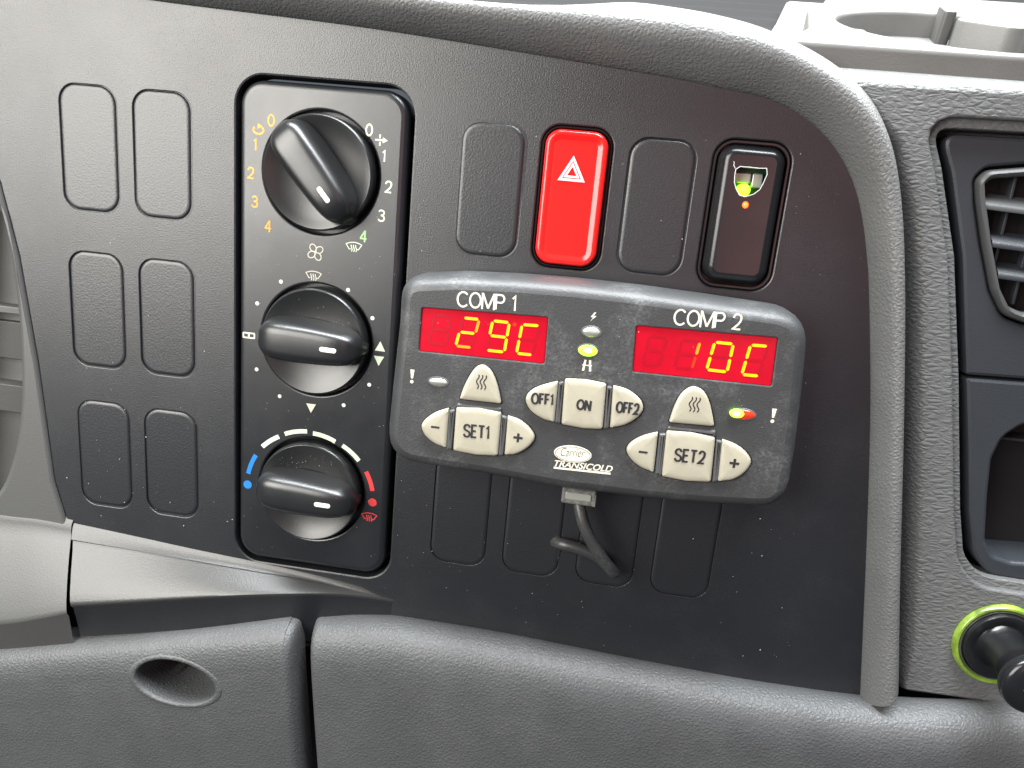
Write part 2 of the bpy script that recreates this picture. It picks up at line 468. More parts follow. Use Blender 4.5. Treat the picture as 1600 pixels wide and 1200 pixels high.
# the ledge at the lower left grows out of the fascia
crease = spline([(-179.46,-84.91), (-155.24,-86.52), (-126.82,-88.57), (-90.52,-90.73), (-65.79,-92.87), (-44.03,-95.70)], False, 6)
lipn = [15, 14, 12, 9, 4.5, -.4]
lip_uv = [[(-171.56,-111.57)][0], [(-143.92,-105.78)][0], [(-114.70,-100.05)][0], [(-86.39,-95.91)][0], [(-60.06,-94.09)][0], [(-37.27,-96.27)][0]]
lip = spline([(a[0], a[1], n) for a, n in zip(lip_uv, lipn)], False, 6)
rows = []
for (cu_, cv_), (lu, lv, ln) in zip(crease, lip):
    f = max(0, ln) / 15
    def at(t, dn): return W(cu_ + (lu - cu_) * t, cv_ + (lv - cv_) * t, .3 * f + (ln - .3 * f) * t + dn)
    rows.append([W(cu_, cv_ + 2.0, .12 * f - .02), W(cu_, cv_ + .7, .9 * f - .05), at(.06, 1.0 * f), at(.14, 1.3 * f), at(.17, .2 * f), at(.3, .1 * f), at(.6, .5 * f),
                 at(.85, .6 * f), at(.95, .3 * f), W(lu, lv, ln), W(lu, lv - 1.0, ln - .3), W(lu, lv - 2.2, ln - 1.2 * f - .3),
                 W(lu + 1, lv - 16, ln * .8 - .6), W(lu + 1, lv - 30, -2)])
ledge = loft('ledge', rows, 'ledge', fas, sharp=50)
ledge.data.materials.append(M['fascia'])          # the upright below the lip keeps the fascia colour, without the painted light
for p_ in ledge.data.polygons: p_.material_index = 1 if p_.index % 13 >= 10 else 0

# ------------------------------------------------------------------ padded trim round the fascia
inn = [(-272.19,130.98), (-196.26,126.03), (-133.33,121.95), (-54.85,118.00), (32.57,111.03), (57.94,108.33), (76.87,105.41), (93.62,97.01), (106.65,81.96), (115.54,58.78), (123.45,24.41), (129.63,-7.56), (137.05,-51.52), (146.08,-107.78)]
out = [(-259.33,139.85), (-172.81,136.40), (-111.33,132.03), (-33.24,126.92), (32.28,125.78), (56.20,123.82), (75.30,119.77), (96.27,110.16), (109.90,97.49), (118.57,78.88), (125.51,52.26), (133.25,14.43), (140.92,-26.22), (154.29,-98.89)]
sub = 8
pi_, po_ = spline(inn, False, sub), spline(out, False, sub)
rows = []
for i, ((iu, iv), (ou, ov)) in enumerate(zip(pi_, po_)):
    d = Vector((ou - iu, ov - iv)); dn = d.normalized(); k = max(0, dn.y) ** 1.5
    g = lambda t, n: W(iu + (ou - iu) * t, iv + (ov - iv) * t, n)
    q = lambda e, n: W(ou + dn.x * e, ov + dn.y * e, n)
    rows.append([g(-.04, -5), g(-.03, .2), g(.02, 1.6), g(.12, 4.0), g(.26, 6.6), g(.38, 8.2), g(.46, 9.2), g(.56, 10.2), g(.70, 10.8), g(.84, 10.9), g(.93, 10.5),
                 g(1, 9.6), q(.7 + 1.2 * k, 8.2 - .8 * k), q(1.0 + 4 * k, 5.5 - 4.5 * k), q(1.1 + 6 * k, -2 - 4 * k), q(1.2 + 6.5 * k, -18)])
trim = loft('padded_trim', rows, 'leather', sharp=70)
tag(trim, 'padded grey leather grained rim curving over the top and right of the black fascia', 'trim')

# ------------------------------------------------------------------ climate control panel
cl = thing('climate_control_panel', 'tall black heater control panel with three rotary knobs and orange, white, blue and red symbols', 'control panel', -75, -86)
NF = 1.2
KN = [(-75.2, 68.9), (-75.2, 8.0), (-75.5, -52.2)]
solid('faceplate', rrect(-75.1, 6.6, 61.6, 184.4, 9, 12),
      [(0, -9), (0, -1.2), (.25, -.2), (.8, .6), (1.6, 1.05), (2.6, NF)], 'plate', cl,
      [(circ(*k, 21.4, 72), [(.9, NF), (.5, NF - .1), (.15, NF - .4), (0, NF - .9), (0, -6)], True) for k in KN])
def knob(c, ang):
    ca, sa = math.cos(R(ang)), math.sin(R(ang))
    base = lathe('knob', *c, [(19.6, -5), (20.1, 1.0), (20.1, 4.4), (19.9, 4.9), (19.4, 5.2), (18.9, 5.05), (17, 4.2), (13, 3.0), (8, 2.2), (3, 1.9)], 'knob', cl, 72)
    rows = []
    ns, nt = 36, 24
    for a in range(ns + 1):
        s = -1 + 2 * a / ns
        x = 20.9 * s
        e = max(0.0, 1 - abs(s) ** 5) ** .5
        hw = 6.9 * (1 - .10 * s) * (1 - .16 * s * s) * max(.25, (1 - abs(s) ** 9)) 
        H = 11.0 * e + .3
        r = []
        for b in range(nt + 1):
            th = math.pi * b / nt
            cc, ss = math.cos(th), math.sin(th)
            y = hw * (abs(cc) ** .42) * (1 if cc > 0 else -1)
            y *= 1 + .22 * (1 - abs(ss) ** .5)
            z = 2.6 + H * abs(ss) ** .48
            r.append(W(c[0] + x * ca - y * sa, c[1] + x * sa + y * ca, z))
        rows.append(r)
    g = loft('grip', rows, 'knob', base, sharp=75, caps=True)
    # white pointer bar set into the crest
    s0 = 9.2
    mk = rrect(0, 0, 6.2, 1.75, .85, 5)
    zt = 2.6 + 11.0 * (max(0, 1 - (s0 / 20.9) ** 5)) ** .5 + .3
    lp = [(c[0] + (x + s0) * ca - (y) * sa, c[1] + (x + s0) * sa + (y) * ca) for x, y in mk]
    solid('pointer_mark', lp, [(0, zt - 1.6), (0, zt + .05), (.15, zt + .12)], 'white', base,
          tiltn=lambda x, y: -.045 * ((x - c[0]) * ca + (y - c[1]) * sa - s0))
    return base
knob(KN[0], -50); knob(KN[1], -1.5); knob(KN[2], -2)

NP = NF + .06
def pn(s, c, m, h=4.3, ang=-1):
    w = {'1': 1.5}.get(s, 2.75) * h / 4.3
    glyph(s, c, w, h, NP, m, cl, ang=ang, bold=.012)
for s, c in zip('01234', [(-93.94,85.41), (-99.82,76.67), (-101.44,66.78), (-99.91,56.77), (-94.68,48.56)]): pn(s, c, 'orange')
for s, c in zip('0123', [(-58.12,85.06), (-52.40,76.72), (-50.24,66.44), (-52.31,56.24)]): pn(s, c, 'mint')
pn('4', [(-58.59,48.39)][0], 'green_print')
c = Vector([(-98.66,82.00)][0])
arc = [(c.x + 1.9 * math.cos(R(a)), c.y - .2 + 1.35 * math.sin(R(a))) for a in range(140, 420, 14)]
print_shape('printed_symbol', ribbon(arc, .65) + [[(c.x - .4, c.y + .2), (c.x + 1.5, c.y + 1.1), (c.x - .2, c.y + 2.2)]], NP, 'orange', cl)
c = Vector([(-53.59,82.01)][0])
print_shape('printed_symbol', ribbon([(c.x - 2.2, c.y), (c.x + .8, c.y)], .6) + [[(c.x + .5, c.y - 1), (c.x + 2.3, c.y), (c.x + .5, c.y + 1)]]
            + ribbon([(c.x - .5, c.y + .6), (c.x - .5, c.y + 1.9)], .55) + ribbon([(c.x - .5, c.y - .6), (c.x - .5, c.y - 1.9)], .55), NP, 'mint', cl)

def screen_icon(c, s, m, w=.32):
    cx, cy = c
    top_ = [(cx + s * x, cy + s * (1.75 - .085 * x * x)) for x in (-3, -2.25, -1.5, -.75, 0, .75, 1.5, 2.25, 3)]
    o_ = [(cx - s * 1.75, cy - s * .9)] + top_ + [(cx + s * 1.75, cy - s * .9)]
    low = [[(cx - s * 1.75, cy - s * .9), (cx - s * 1.15, cy - s * .75)], [(cx + s * 1.75, cy - s * .9), (cx + s * 1.15, cy - s * .75)]]
    q_ = ribbon(o_, w)
    for l in low: q_ += ribbon(l, w)
    for k in (-1, 0, 1):
        q_ += ribbon([(cx + k * s * .85 + s * .22 * math.sin(t * 1.05), cy - s * 1.7 + t * s * .5) for t in range(0, 6)], w)
    print_shape('printed_symbol', q_, NP, m, cl)
screen_icon([(-62.01,44.16)][0], .98, 'mint'); screen_icon([(-76.92,32.15)][0], .98, 'offwhite'); screen_icon([(-51.45,-60.63)][0], 1.02, 'red_print', .4)
cx, cy = [(-76.42,40.87)][0]
q_ = []
for k in range(4):
    a0 = 45 + 90 * k
    pet = []
    for t in range(0, 21):
        f = t / 20 * 2 * math.pi
        r_ = 1.75 - 1.45 * math.cos(f); w_ = 1.15 * math.sin(f)
        a = R(a0 - 12); pet.append((cx + r_ * math.cos(a) - w_ * math.sin(a), cy + r_ * math.sin(a) + w_ * math.cos(a)))
    q_ += ribbon(pet[:-1], .36, True)
print_shape('printed_symbol', q_, NP, 'offwhite', cl)
for c in [(-89.46,28.70), (-63.56,28.36), (-98.62,19.54), (-53.87,18.92), (-98.66,-6.03), (-53.92,-6.62), (-89.25,-15.59), (-63.62,-15.94)]:
    print_shape('printed_dot', [circ(*c, .75, 14)], NP, 'white', cl)
cx, cy = [(-101.84,6.90)][0]
print_shape('printed_symbol', ribbon(rrect(cx, cy, 4.4, 1.8, .1, 1), .55, True) + ribbon([(cx, cy - .9), (cx, cy + .9)], .7), NP, 'offwhite', cl)
def tri(c, up_, m, s=2.0):
    x, y = c; k = 1 if up_ else -1
    print_shape('printed_triangle', [[(x - s, y - k * s * .8), (x + s, y - k * s * .8), (x, y + k * s * 1.05)]], NP, m, cl)
tri([(-50.42,8.42)][0], True, 'mint'); tri([(-50.66,3.23)][0], False, 'mint'); tri([(-76.56,-18.62)][0], False, 'offwhite', 1.95)
kc = Vector([(-75.67,-52.14)][0])
def arcbar(p0, p1, m):
    a0 = math.atan2(p0[1] - kc.y, p0[0] - kc.x); a1 = math.atan2(p1[1] - kc.y, p1[0] - kc.x)
    r0 = (Vector(p0) - kc).length; r1 = (Vector(p1) - kc).length
    ln = [(kc.x + (r0 + (r1 - r0) * t / 8) * math.cos(a0 + (a1 - a0) * t / 8), kc.y + (r0 + (r1 - r0) * t / 8) * math.sin(a0 + (a1 - a0) * t / 8)) for t in range(9)]
    print_shape('printed_scale_bar', ribbon(ln, 1.75), NP, m, cl)
A = [(-96.03,-37.17), (-89.25,-32.01), (-86.92,-30.65), (-77.85,-28.40), (-75.51,-28.87), (-66.40,-31.07), (-63.52,-32.26), (-56.62,-37.64), (-98.64,-41.01), (-101.79,-49.30), (-53.60,-41.74), (-50.67,-49.36)]
for k, m in zip(range(6), ('white', 'mint', 'mint', 'mint', 'blue', 'red_print')): arcbar(A[2 * k], A[2 * k + 1], m)
print_shape('printed_dot', [circ(*[(-102.04,-53.99)][0], 1.75, 22)], NP, 'blue', cl)
print_shape('printed_dot', [circ(*[(-50.44,-54.20)][0], 1.7, 22)], NP, 'red_print', cl)

# ------------------------------------------------------------------ hazard switch
hz = thing('hazard_switch', 'glossy red hazard warning switch with a pale triangle', 'switch', HAZ[0], HAZ[1] - 24, -8)
solid('housing', rrect(*HAZ, 24.2, 47.8, 6.4, 8), [(0, -11), (0, -1.0), (.25, -.8)], 'gloss', hz,
      [(rrect(*HAZ, 22.6, 46.2, 5.6, 8), [(.2, -.8), (0, -1.1), (0, -8)], True)])
solid('button', rrect(*HAZ, 21.4, 45.2, 5.4, 10), [(.3, -7), (0, 1.4), (.2, 2.6), (.7, 3.3), (1.4, 3.55), (2.0, 3.45), (3.0, 2.9), (3.5, 2.75)], 'hazard', hz,
      tiltn=lambda x, y: (y - HAZ[1]) * -.012)
hc = Vector([(13.99,77.24)][0])
def triangle(r): return [(hc.x + r * math.cos(R(a)) * 1.02, hc.y - .4 + r * math.sin(R(a)) * 1.06) for a in (90, 210, 330)]
print_shape('warning_triangle', ribbon(triangle(4.5), .85, True) + ribbon(triangle(2.5), .7, True), 3.0, 'pink', hz)

# ------------------------------------------------------------------ broken switch with two lamps
bk = thing('rocker_switch', 'black rocker switch with its top broken open and a green and a red lamp glowing', 'switch', BRK[0], BRK[1] - 24, -8)
solid('housing', rrect(*BRK, 25.2, 49.0, 6.6, 8), [(0, -11), (0, -1.0), (.3, -.7)], 'gloss', bk,
      [(rrect(*BRK, 22.8, 46.6, 5.6, 8), [(.3, -.7), (0, -1.0), (0, -9)], True)])
brk = [(67.43,82.68), (68.76,83.41), (71.65,83.45), (74.95,83.44), (77.39,83.55), (77.63,82.15), (77.29,79.26), (76.04,76.90), (74.44,75.31), (71.91,74.25), (70.20,74.51), (68.67,76.23), (67.73,78.21), (67.38,80.43)]
brk = ccw([(x + rng.uniform(-.25, .25), y + rng.uniform(-.25, .25)) for x, y in brk])
redc = [(72.65,71.63)][0]
bc = (BRK[0] - .1, BRK[1] + .2)
solid('button', rrect(*bc, 21.8, 45.4, 5.4, 10), [(.2, -8), (0, -.4), (.35, 1.2), (1.0, 2.5), (1.9, 3.4), (2.7, 3.8), (3.4, 3.9)], 'gloss', bk,
      [(brk, [(.0, 3.9), (0, 2.9), (.4, 2.3)]), (circ(*redc, 1.15, 20), [(.15, 3.9), (0, 3.7), (0, 1.0)])])
print_shape('torn_edge', ribbon(brk, .26, True), 3.93, 'ragged', bk)
crk = [(67.40,82.88), (66.73,83.84), (66.80,84.66), (66.54,85.04)]
print_shape('crack', ribbon(crk, .22), 3.93, 'ragged', bk)
bx0, by0 = sum(p[0] for p in brk) / len(brk), sum(p[1] for p in brk) / len(brk)
pcb = box('circuit_board', bx0 - 8, bx0 + 8, by0 - 16, by0 + 8, -7, -4.5, 'pcb', bk)
box('component', bx0 - 4.5, bx0 + 1.5, by0 - 1.0, by0 + 2.4, -4.5, -1.2, 'tin', pcb)
box('component', bx0 + 2.0, bx0 + 5.5, by0 - 2.2, by0 + 2.6, -4.5, -2.0, 'tin', pcb)
box('component', bx0 - 1.5, bx0 + 4.0, by0 + 4.0, by0 + 5.6, -4.5, -.8, 'ragged', pcb)
lc = [(71.83,76.35)][0]
led = lathe('green_lamp', *lc, [(2.1, -4), (2.1, .4), (1.9, 1.1), (1.2, 1.7), (.4, 1.9)], 'led_green', bk, 24)
lathe('red_lamp', *redc, [(1.1, -3), (1.1, 2.2), (.8, 3.5), (.3, 3.75)], 'led_red_lit', bk, 20)

# ------------------------------------------------------------------ refrigeration controller
NC = 22.0
ct = thing('refrigeration_controller', 'charcoal two compartment refrigeration controller with red displays and cream buttons', 'controller', 27, -32)
oc = roundpoly([(-39.50,37.51), (-19.63,40.45), (0.20,41.65), (19.75,42.18), (41.17,42.08), (62.33,41.35), (96.15,39.95), (98.30,15.52), (99.79,-6.93), (100.00,-27.66), (73.12,-30.13), (50.81,-31.17), (23.36,-31.41), (-4.83,-29.95), (-41.98,-29.11), (-40.80,-1.64), (-39.52,21.79)],
               [6.2, 40, 40, 40, 40, 40, 6.2, 60, 60, 5.4, 40, 40, 40, 40, 5.4, 60, 60], 7)
D1 = [(-30.59,28.27), (12.29,29.75), (12.63,13.81), (-30.76,13.14)]
D2 = [(41.24,30.21), (86.41,31.33), (87.16,15.19), (41.99,14.69)]
d1, d2 = roundpoly(D1, .8, 3), roundpoly(D2, .8, 3)
solid('casing', oc, [(3, 1), (.8, 2), (0, 6), (0, 13.5), (.25, 16), (.9, 18.2), (1.7, 19.8), (2.7, 21.0), (3.8, 21.7), (4.9, NC)], 'casing', ct,
      [(d1, [(.35, NC), (.1, NC - .1), (0, NC - .35), (0, NC - 1.6)]), (d2, [(.35, NC), (.1, NC - .1), (0, NC - .35), (0, NC - 1.6)])])
def digit(corners, on, disp, m_on, n):
    tl, tr, br, bl = [Vector(p) for p in corners]
    ml, mr = (tl + bl) / 2, (tr + br) / 2
    segs = {'a': (tl, tr), 'b': (tr, mr), 'c': (mr, br), 'd': (bl, br), 'e': (ml, bl), 'f': (tl, ml), 'g': (ml, mr)}
    w = .95
    for s, (p, q) in segs.items():
        lit = s in on
        d = (q - p); L_ = d.length; d.normalize(); e = Vector((-d.y, d.x)) * w / 2
        p2, q2 = p + d * .28, q - d * .28
        poly = [p2, p2 + d * .45 + e, q2 - d * .45 + e, q2, q2 - d * .45 - e, p2 + d * .45 - e]
        mm = (m_on if not isinstance(m_on, dict) else m_on.get(s, 'seg')) if lit else 'ghost'
        print_shape('segment', [[(v.x, v.y) for v in poly]], n + (.08 if lit else .05), mm, disp)
ND = NC - .7
def lens(loop):
    return solid('display', offset(ccw(loop), .05), [(0, ND - 3), (0, ND - .2), (.2, ND)], 'lens', ct)
w1 = lens(d1); w2 = lens(d2)
digit([(-26.16,26.17), (-20.41,26.15), (-21.48,16.30), (-27.51,16.27)], '', w1, None, ND)
digit([(-16.24,26.29), (-10.76,26.36), (-12.60,16.45), (-18.14,16.38)], 'abged', w1, {'a': 'seg', 'b': 'seg_dim', 'g': 'seg', 'e': 'seg', 'd': 'seg_dim'}, ND)
digit([(-6.17,26.43), (-0.51,26.41), (-1.34,16.21), (-7.50,16.15)], 'abcdfg', w1, 'seg', ND)
digit([(3.83,26.25), (9.64,26.47), (8.26,16.35), (2.82,16.26)], 'afed', w1, 'seg', ND)
digit([(46.02,27.17), (51.65,27.17), (50.45,17.75), (44.97,17.74)], '', w2, None, ND)
digit([(56.63,27.11), (62.41,27.13), (61.12,17.73), (55.48,17.70)], 'bc', w2, {'b': 'seg_dim', 'c': 'led_red'}, ND)
digit([(67.07,27.57), (73.00,27.62), (72.44,18.23), (65.83,18.19)], 'abcdef', w2, 'seg', ND)
digit([(78.44,27.93), (83.87,28.14), (82.73,18.07), (77.22,17.94)], 'afed', w2, 'seg', ND)
pnt = [(1.26,25.96)][0]; print_shape('decimal_point', [circ(*pnt, .7, 12)], ND + .08, 'led_red', w1)
NB = 23.6
def button(pts, txt, tp, cap, bold=.0, r=1.0, label=None, m='cream'):
    lp = roundpoly(pts, r, 4)
    sur = solid('button_surround', offset(lp, -.42), [(0, 20.5), (0, NC + .12), (.1, NC + .2)], 'dark', ct)
    b = solid('button', lp, [(0, 20.8), (0, NB - .9), (.15, NB - .45), (.45, NB - .15), (.9, NB)], m, ct, dome=.18)
    if txt: letters('lettering', txt, tp[0], tp[1], cap, .72, NB + .32, 'ink', b)
    return b
def waves(b, c):
    c = Vector(c); q_ = []
    for k in (-1, 0, 1):
        q_ += ribbon([(c.x + k * 1.25 + .42 * math.sin(t * .9), c.y - 2.5 + t * .5) for t in range(0, 11)], .38)
    print_shape('heat_symbol', q_, NB + .24, 'ink', b)
SP = dict(r=.9)
b = button(spline([(-18.59,-5.32), (-23.19,-7.53), (-26.63,-10.53), (-27.83,-13.27), (-26.26,-16.35), (-22.42,-18.91), (-18.47,-19.80)], False, 4), None, None, 0); 
minus = [(-22.75,-12.59)][0]; print_shape('lettering', [rrect(*minus, 3.0, .75, .1, 1, ang=0)], NB + .24, 'ink', b)
b = button(spline([(2.00,-5.43), (6.31,-6.48), (10.09,-8.98), (11.95,-12.19), (10.29,-15.67), (6.13,-18.82), (2.16,-19.59)], False, 4), None, None, 0)
plus = [(6.37,-12.58)][0]; print_shape('lettering', [rrect(*plus, 3.2, .85, .1, 1), rrect(plus[0], plus[1] + 1.0, .85, 1.2, .1, 1), rrect(plus[0], plus[1] - 1.0, .85, 1.2, .1, 1)], NB + .24, 'ink', b)
button([(-16.05,-4.65), (-8.16,-3.76), (-0.31,-4.47), (-0.14,-20.38), (-7.89,-21.08), (-16.02,-20.53)], 'SET1', [(-12.83,-14.91), (-3.39,-14.58)], 5.0)
b = button(spline([(-15.13,-1.66), (-13.92,3.04), (-11.77,8.04), (-9.77,10.64), (-7.39,11.15), (-4.57,8.92), (-2.14,3.83), (-0.63,-1.54)], False, 3), None, None, 0); waves(b, [(-7.96,5.46)][0])
button(spline([(17.90,8.77), (12.28,6.51), (8.82,4.06), (7.58,0.98), (9.69,-2.61), (14.10,-5.01), (18.11,-5.63)], False, 4), 'OFF1', [(9.49,-0.15), (17.32,0.17)], 4.2)
button([(20.04,9.92), (26.96,10.43), (33.97,9.86), (34.60,-6.09), (27.83,-6.64), (20.57,-6.11)], 'ON', [(24.83,-0.11), (29.91,-0.13)], 3.9)
button(spline([(36.25,9.48), (41.01,8.75), (45.60,6.00), (47.11,2.64), (45.42,-0.71), (41.53,-3.70), (36.98,-5.21)], False, 4), 'OFF2', [(38.00,0.46), (45.88,0.58)], 4.2)
b = button(spline([(53.07,-4.58), (48.13,-6.68), (44.62,-9.43), (43.48,-12.33), (45.38,-15.30), (49.17,-17.78), (53.56,-18.93)], False, 4), None, None, 0)
minus = [(49.03,-12.02)][0]; print_shape('lettering', [rrect(*minus, 3.0, .75, .1, 1)], NB + .24, 'ink', b)
b = button(spline([(74.24,-4.33), (78.81,-5.51), (82.74,-7.90), (84.71,-11.02), (83.25,-14.86), (79.74,-17.88), (75.07,-19.12)], False, 4), None, None, 0)
plus = [(79.24,-11.86)][0]; print_shape('lettering', [rrect(*plus, 3.2, .85, .1, 1), rrect(plus[0], plus[1] + 1.0, .85, 1.2, .1, 1), rrect(plus[0], plus[1] - 1.0, .85, 1.2, .1, 1)], NB + .24, 'ink', b)
button([(55.81,-3.63), (63.76,-3.03), (71.88,-3.97), (72.83,-19.78), (64.63,-20.60), (56.38,-20.02)], 'SET2', [(59.36,-13.92), (69.73,-13.63)], 4.9)
b = button(spline([(56.18,-0.79), (57.01,4.35), (58.62,9.19), (61.14,11.91), (63.37,12.29), (66.05,10.99), (68.50,7.14), (71.10,-0.27)], False, 3), None, None, 0); waves(b, [(63.34,6.59)][0])
for p in ([(-18.60,-6.17), (-16.49,-5.67), (-16.52,-20.72), (-18.61,-20.52)], [(-0.20,-5.43), (1.87,-6.08), (1.78,-20.13), (-0.10,-20.62)], [(17.97,8.22), (19.85,8.90), (20.27,-6.22), (18.16,-6.04)],
          [(34.26,9.11), (36.10,8.90), (36.71,-5.67), (34.81,-6.15)], [(53.57,-5.26), (55.85,-4.73), (56.40,-20.31), (53.93,-19.73)], [(72.40,-4.80), (74.42,-4.98), (75.21,-19.52), (73.26,-20.03)],
          [(-15.87,-3.28), (-0.41,-3.04), (-0.50,-4.54), (-16.22,-4.71)], [(56.13,-2.21), (71.71,-1.73), (72.05,-3.94), (55.90,-3.59)]):
    solid('divider_bar', roundpoly(p, .5, 3), [(0, 20.8), (0, NC + .45), (.35, NC + .9), (.9, NC + 1.0)], 'bar', ct)
def oval(name, c, w, h, m, core_=None):
    o = solid(name, circ(*c, w / 2, 28, h / 2, 0), [(0, 21), (0, NC + .15), (.25, NC + .45), (.6, NC + .6)], m, ct, dome=.35)
    solid('lamp_rim', circ(*c, w / 2 + .5, 28, h / 2 + .45, 0), [(0, 21), (0, NC + .1), (.15, NC + .22)], 'bar', ct)
    return o
oval('indicator_lamp', [(26.99,26.47)][0], 6.0, 3.4, 'led_off')
oval('indicator_lamp', [(26.55,20.15)][0], 6.4, 3.9, 'led_green')
o = solid('lamp_core', circ(*[(26.63,20.37)][0], 1.3, 20, .8), [(0, 22.4), (0, 23.1), (.2, 23.2)], 'led_core', ct)
oval('indicator_lamp', [(-23.13,3.25)][0], 6.6, 2.9, 'led_off')
oval('indicator_lamp', [(79.58,4.87)][0], 8.0, 3.2, 'led_red')
o = solid('lamp_core', circ(*[(77.48,5.04)][0], 2.3, 24, 1.45), [(0, 22.4), (0, 23.0), (.4, 23.3)], 'led_green', ct, dome=.2)
solid('lamp_core', circ(*[(77.26,5.12)][0], 1.2, 20, .8), [(0, 22.9), (0, 23.55), (.2, 23.6)], 'led_core', ct)
NL = NC + .06
letters('lettering', 'COMP 1', *[(-18.77,29.81), (1.59,30.33)], 5.5, .62, NL, 'offwhite', ct, gap=.13)
letters('lettering', 'COMP 2', *[(52.83,31.68), (74.56,32.35)], 5.5, .62, NL, 'offwhite', ct, gap=.13)
bolt = [(27.26,33.06), (26.18,31.45), (27.04,31.33), (26.15,29.95), (28.03,31.87), (27.17,31.99), (27.88,33.13)]
print_shape('lightning_symbol', [bolt], NL, 'offwhite', ct)
rc = Vector([(26.91,15.07)][0])
print_shape('road_symbol', ribbon([(rc.x - 1.2, rc.y - 1.9), (rc.x - .75, rc.y + 1.9)], .75) + ribbon([(rc.x + 1.2, rc.y - 1.9), (rc.x + .75, rc.y + 1.9)], .75)
            + ribbon([(rc.x - 1.6, rc.y + .05), (rc.x + 1.6, rc.y + .05)], .4), NL, 'offwhite', ct)
def bang(c):
    x, y = c
    print_shape('warning_mark', [[(x - .75, y + 2.3), (x - .35, y - .8), (x + .35, y - .8), (x + .75, y + 2.3)], circ(x, y - 2.0, .62, 12)], NL, 'offwhite', ct)
bang([(-32.45,4.19)][0]); bang([(89.31,5.68)][0])
oc_ = [(25.59,-16.52)][0]
lg = solid('maker_badge', circ(*oc_, 6.5, 40, 3.1, 1.0), [(0, 21.5), (0, NC + .12), (.12, NC + .2)], 'offwhite', ct)
print_shape('badge_line', ribbon(circ(*oc_, 6.0, 40, 2.65, 1.0), .16, True), NC + .24, 'bar', lg)
text('lettering', 'Carrier', *[(21.52,-17.71), (29.85,-17.04)], 3.1, NC + .25, 'bar', lg, shear=.35, bold=-.012)
text('lettering', 'TRANSICOLD', *[(19.71,-21.80), (39.82,-21.24)], 2.35, NL, 'offwhite', ct, shear=.3, bold=.022)
print_shape('badge_underline', ribbon([(19.54,-22.30), (39.22,-21.79)], .75), NL, 'offwhite', ct)

# ------------------------------------------------------------------ controller cable
cb = thing('controller_cable', 'black rubber cable with a clear plug looping from under the controller into the fascia', 'cable', 22, -60)
p = [(29.40,-34.56)][0]
plug = solid('plug', rrect(p[0], p[1] - .5, 12.4, 6.4, .8, 3), [(0, 6), (0, 13.6), (.3, 14.4), (.9, 14.8)], 'clear', cb)
solid('plug_window', rrect(p[0] - .2, p[1] - .2, 9.2, 2.6, .5, 3), [(0, 14), (0, 15.1), (.2, 15.2)], 'led_off', plug)
solid('plug_clip', rrect(p[0] + 5.6, p[1] - .8, 1.3, 4.6, .4, 3), [(0, 13), (0, 15.3), (.2, 15.5)], 'clear', plug)
loop_ = [(*[(28.86,-35.09)][0], 9), (*[(29.88,-39.17)][0], 11), (*[(32.00,-44.82)][0], 13), (*[(35.30,-50.96)][0], 13.5), (*[(39.80,-57.43)][0], 12.5),
         (*[(44.03,-63.25)][0], 10), (*[(46.11,-66.60)][0], 6.5), (*[(43.53,-65.36)][0], 4), (*[(38.26,-62.19)][0], 3.4), (*[(30.69,-60.25)][0], 3.2), (*[(25.19,-60.07)][0], 2), (*[(22.05,-61.38)][0], -2), (*[(20.86,-64.13)][0], -8)]
tube('cable', loop_, 2.25, 'rubber', cb, sub=8)

# ------------------------------------------------------------------ side panel at the far left
sd = thing('side_panel', 'grey plastic instrument surround beyond the slanting seam at the left edge', 'dash panel', -215, -120)
sl = [(-213.91,88.98), (-202.36,54.45), (-196.52,27.32), (-191.43,-15.42), (-187.61,-64.26), (-180.30,-92.26)]
ap = ccw(spline([(-217.72,49.52), (-204.13,45.99), (-199.78,26.99), (-198.26,4.56), (-198.65,-18.94), (-200.66,-38.08), (-205.25,-56.78), (-213.63,-73.73), (-230.71,-85.03)], True, 5))
solid('panel', roundpoly([(-330, 120)] + sl + [(-330, -95)], 4, 4), [(0, -8), (0, .2), (.3, .8), (1.0, 1.2)], 'sidegrey', sd,
      [(ap, [(2.4, 1.2), (1.2, .9), (.4, .2), (0, -1.2), (0, -14)])])
box('recess_back', -300, -195, -80, 60, -22, -14, 'sidegrey', sd)
box('recess_band', -300, -196, -18, -2, -14, -11, 'cupdark', sd)
box('recess_rib', -300, -198, 2, 5, -14, -8, 'sidegrey', sd)
box('recess_block', -300, -200, -40, -28, -14, -7, 'cupdark', sd)
rows = []
for (cu_, cv_), (lu, lv, ln) in zip(spline([(-291.69,-84.89), (-248.75,-86.12), (-212.76,-86.72), (-195.00,-86.12), (-179.84,-86.77)], False, 4), spline([(*[(-284.82,-142.99)][0], 15), (*[(-240.76,-134.47)][0], 15), (*[(-204.28,-126.06)][0], 15), (*[(-186.41,-120.31)][0], 15), (*[(-173.49,-115.44)][0], 15)], False, 4)):
    at = lambda t, dn: W(cu_ + (lu - cu_) * t, cv_ + (lv - cv_) * t, 1.0 + (ln - 1.0) * t + dn)
    rows.append([W(cu_, cv_ + 6, -.5), W(cu_, cv_ + 3, 1.25), W(cu_, cv_ + 1, 1.5), at(.05, .4), at(.12, .6), at(.3, .9), at(.6, 1), at(.85, .7), at(.95, .3), W(lu, lv, ln), W(lu, lv - 1, ln - .3), W(lu, lv - 2.2, ln - 1.2),
                 W(lu, lv - 16, ln - 3), W(lu, lv - 30, -2)])
loft('ledge', rows, 'sidegrey', sd, sharp=50)

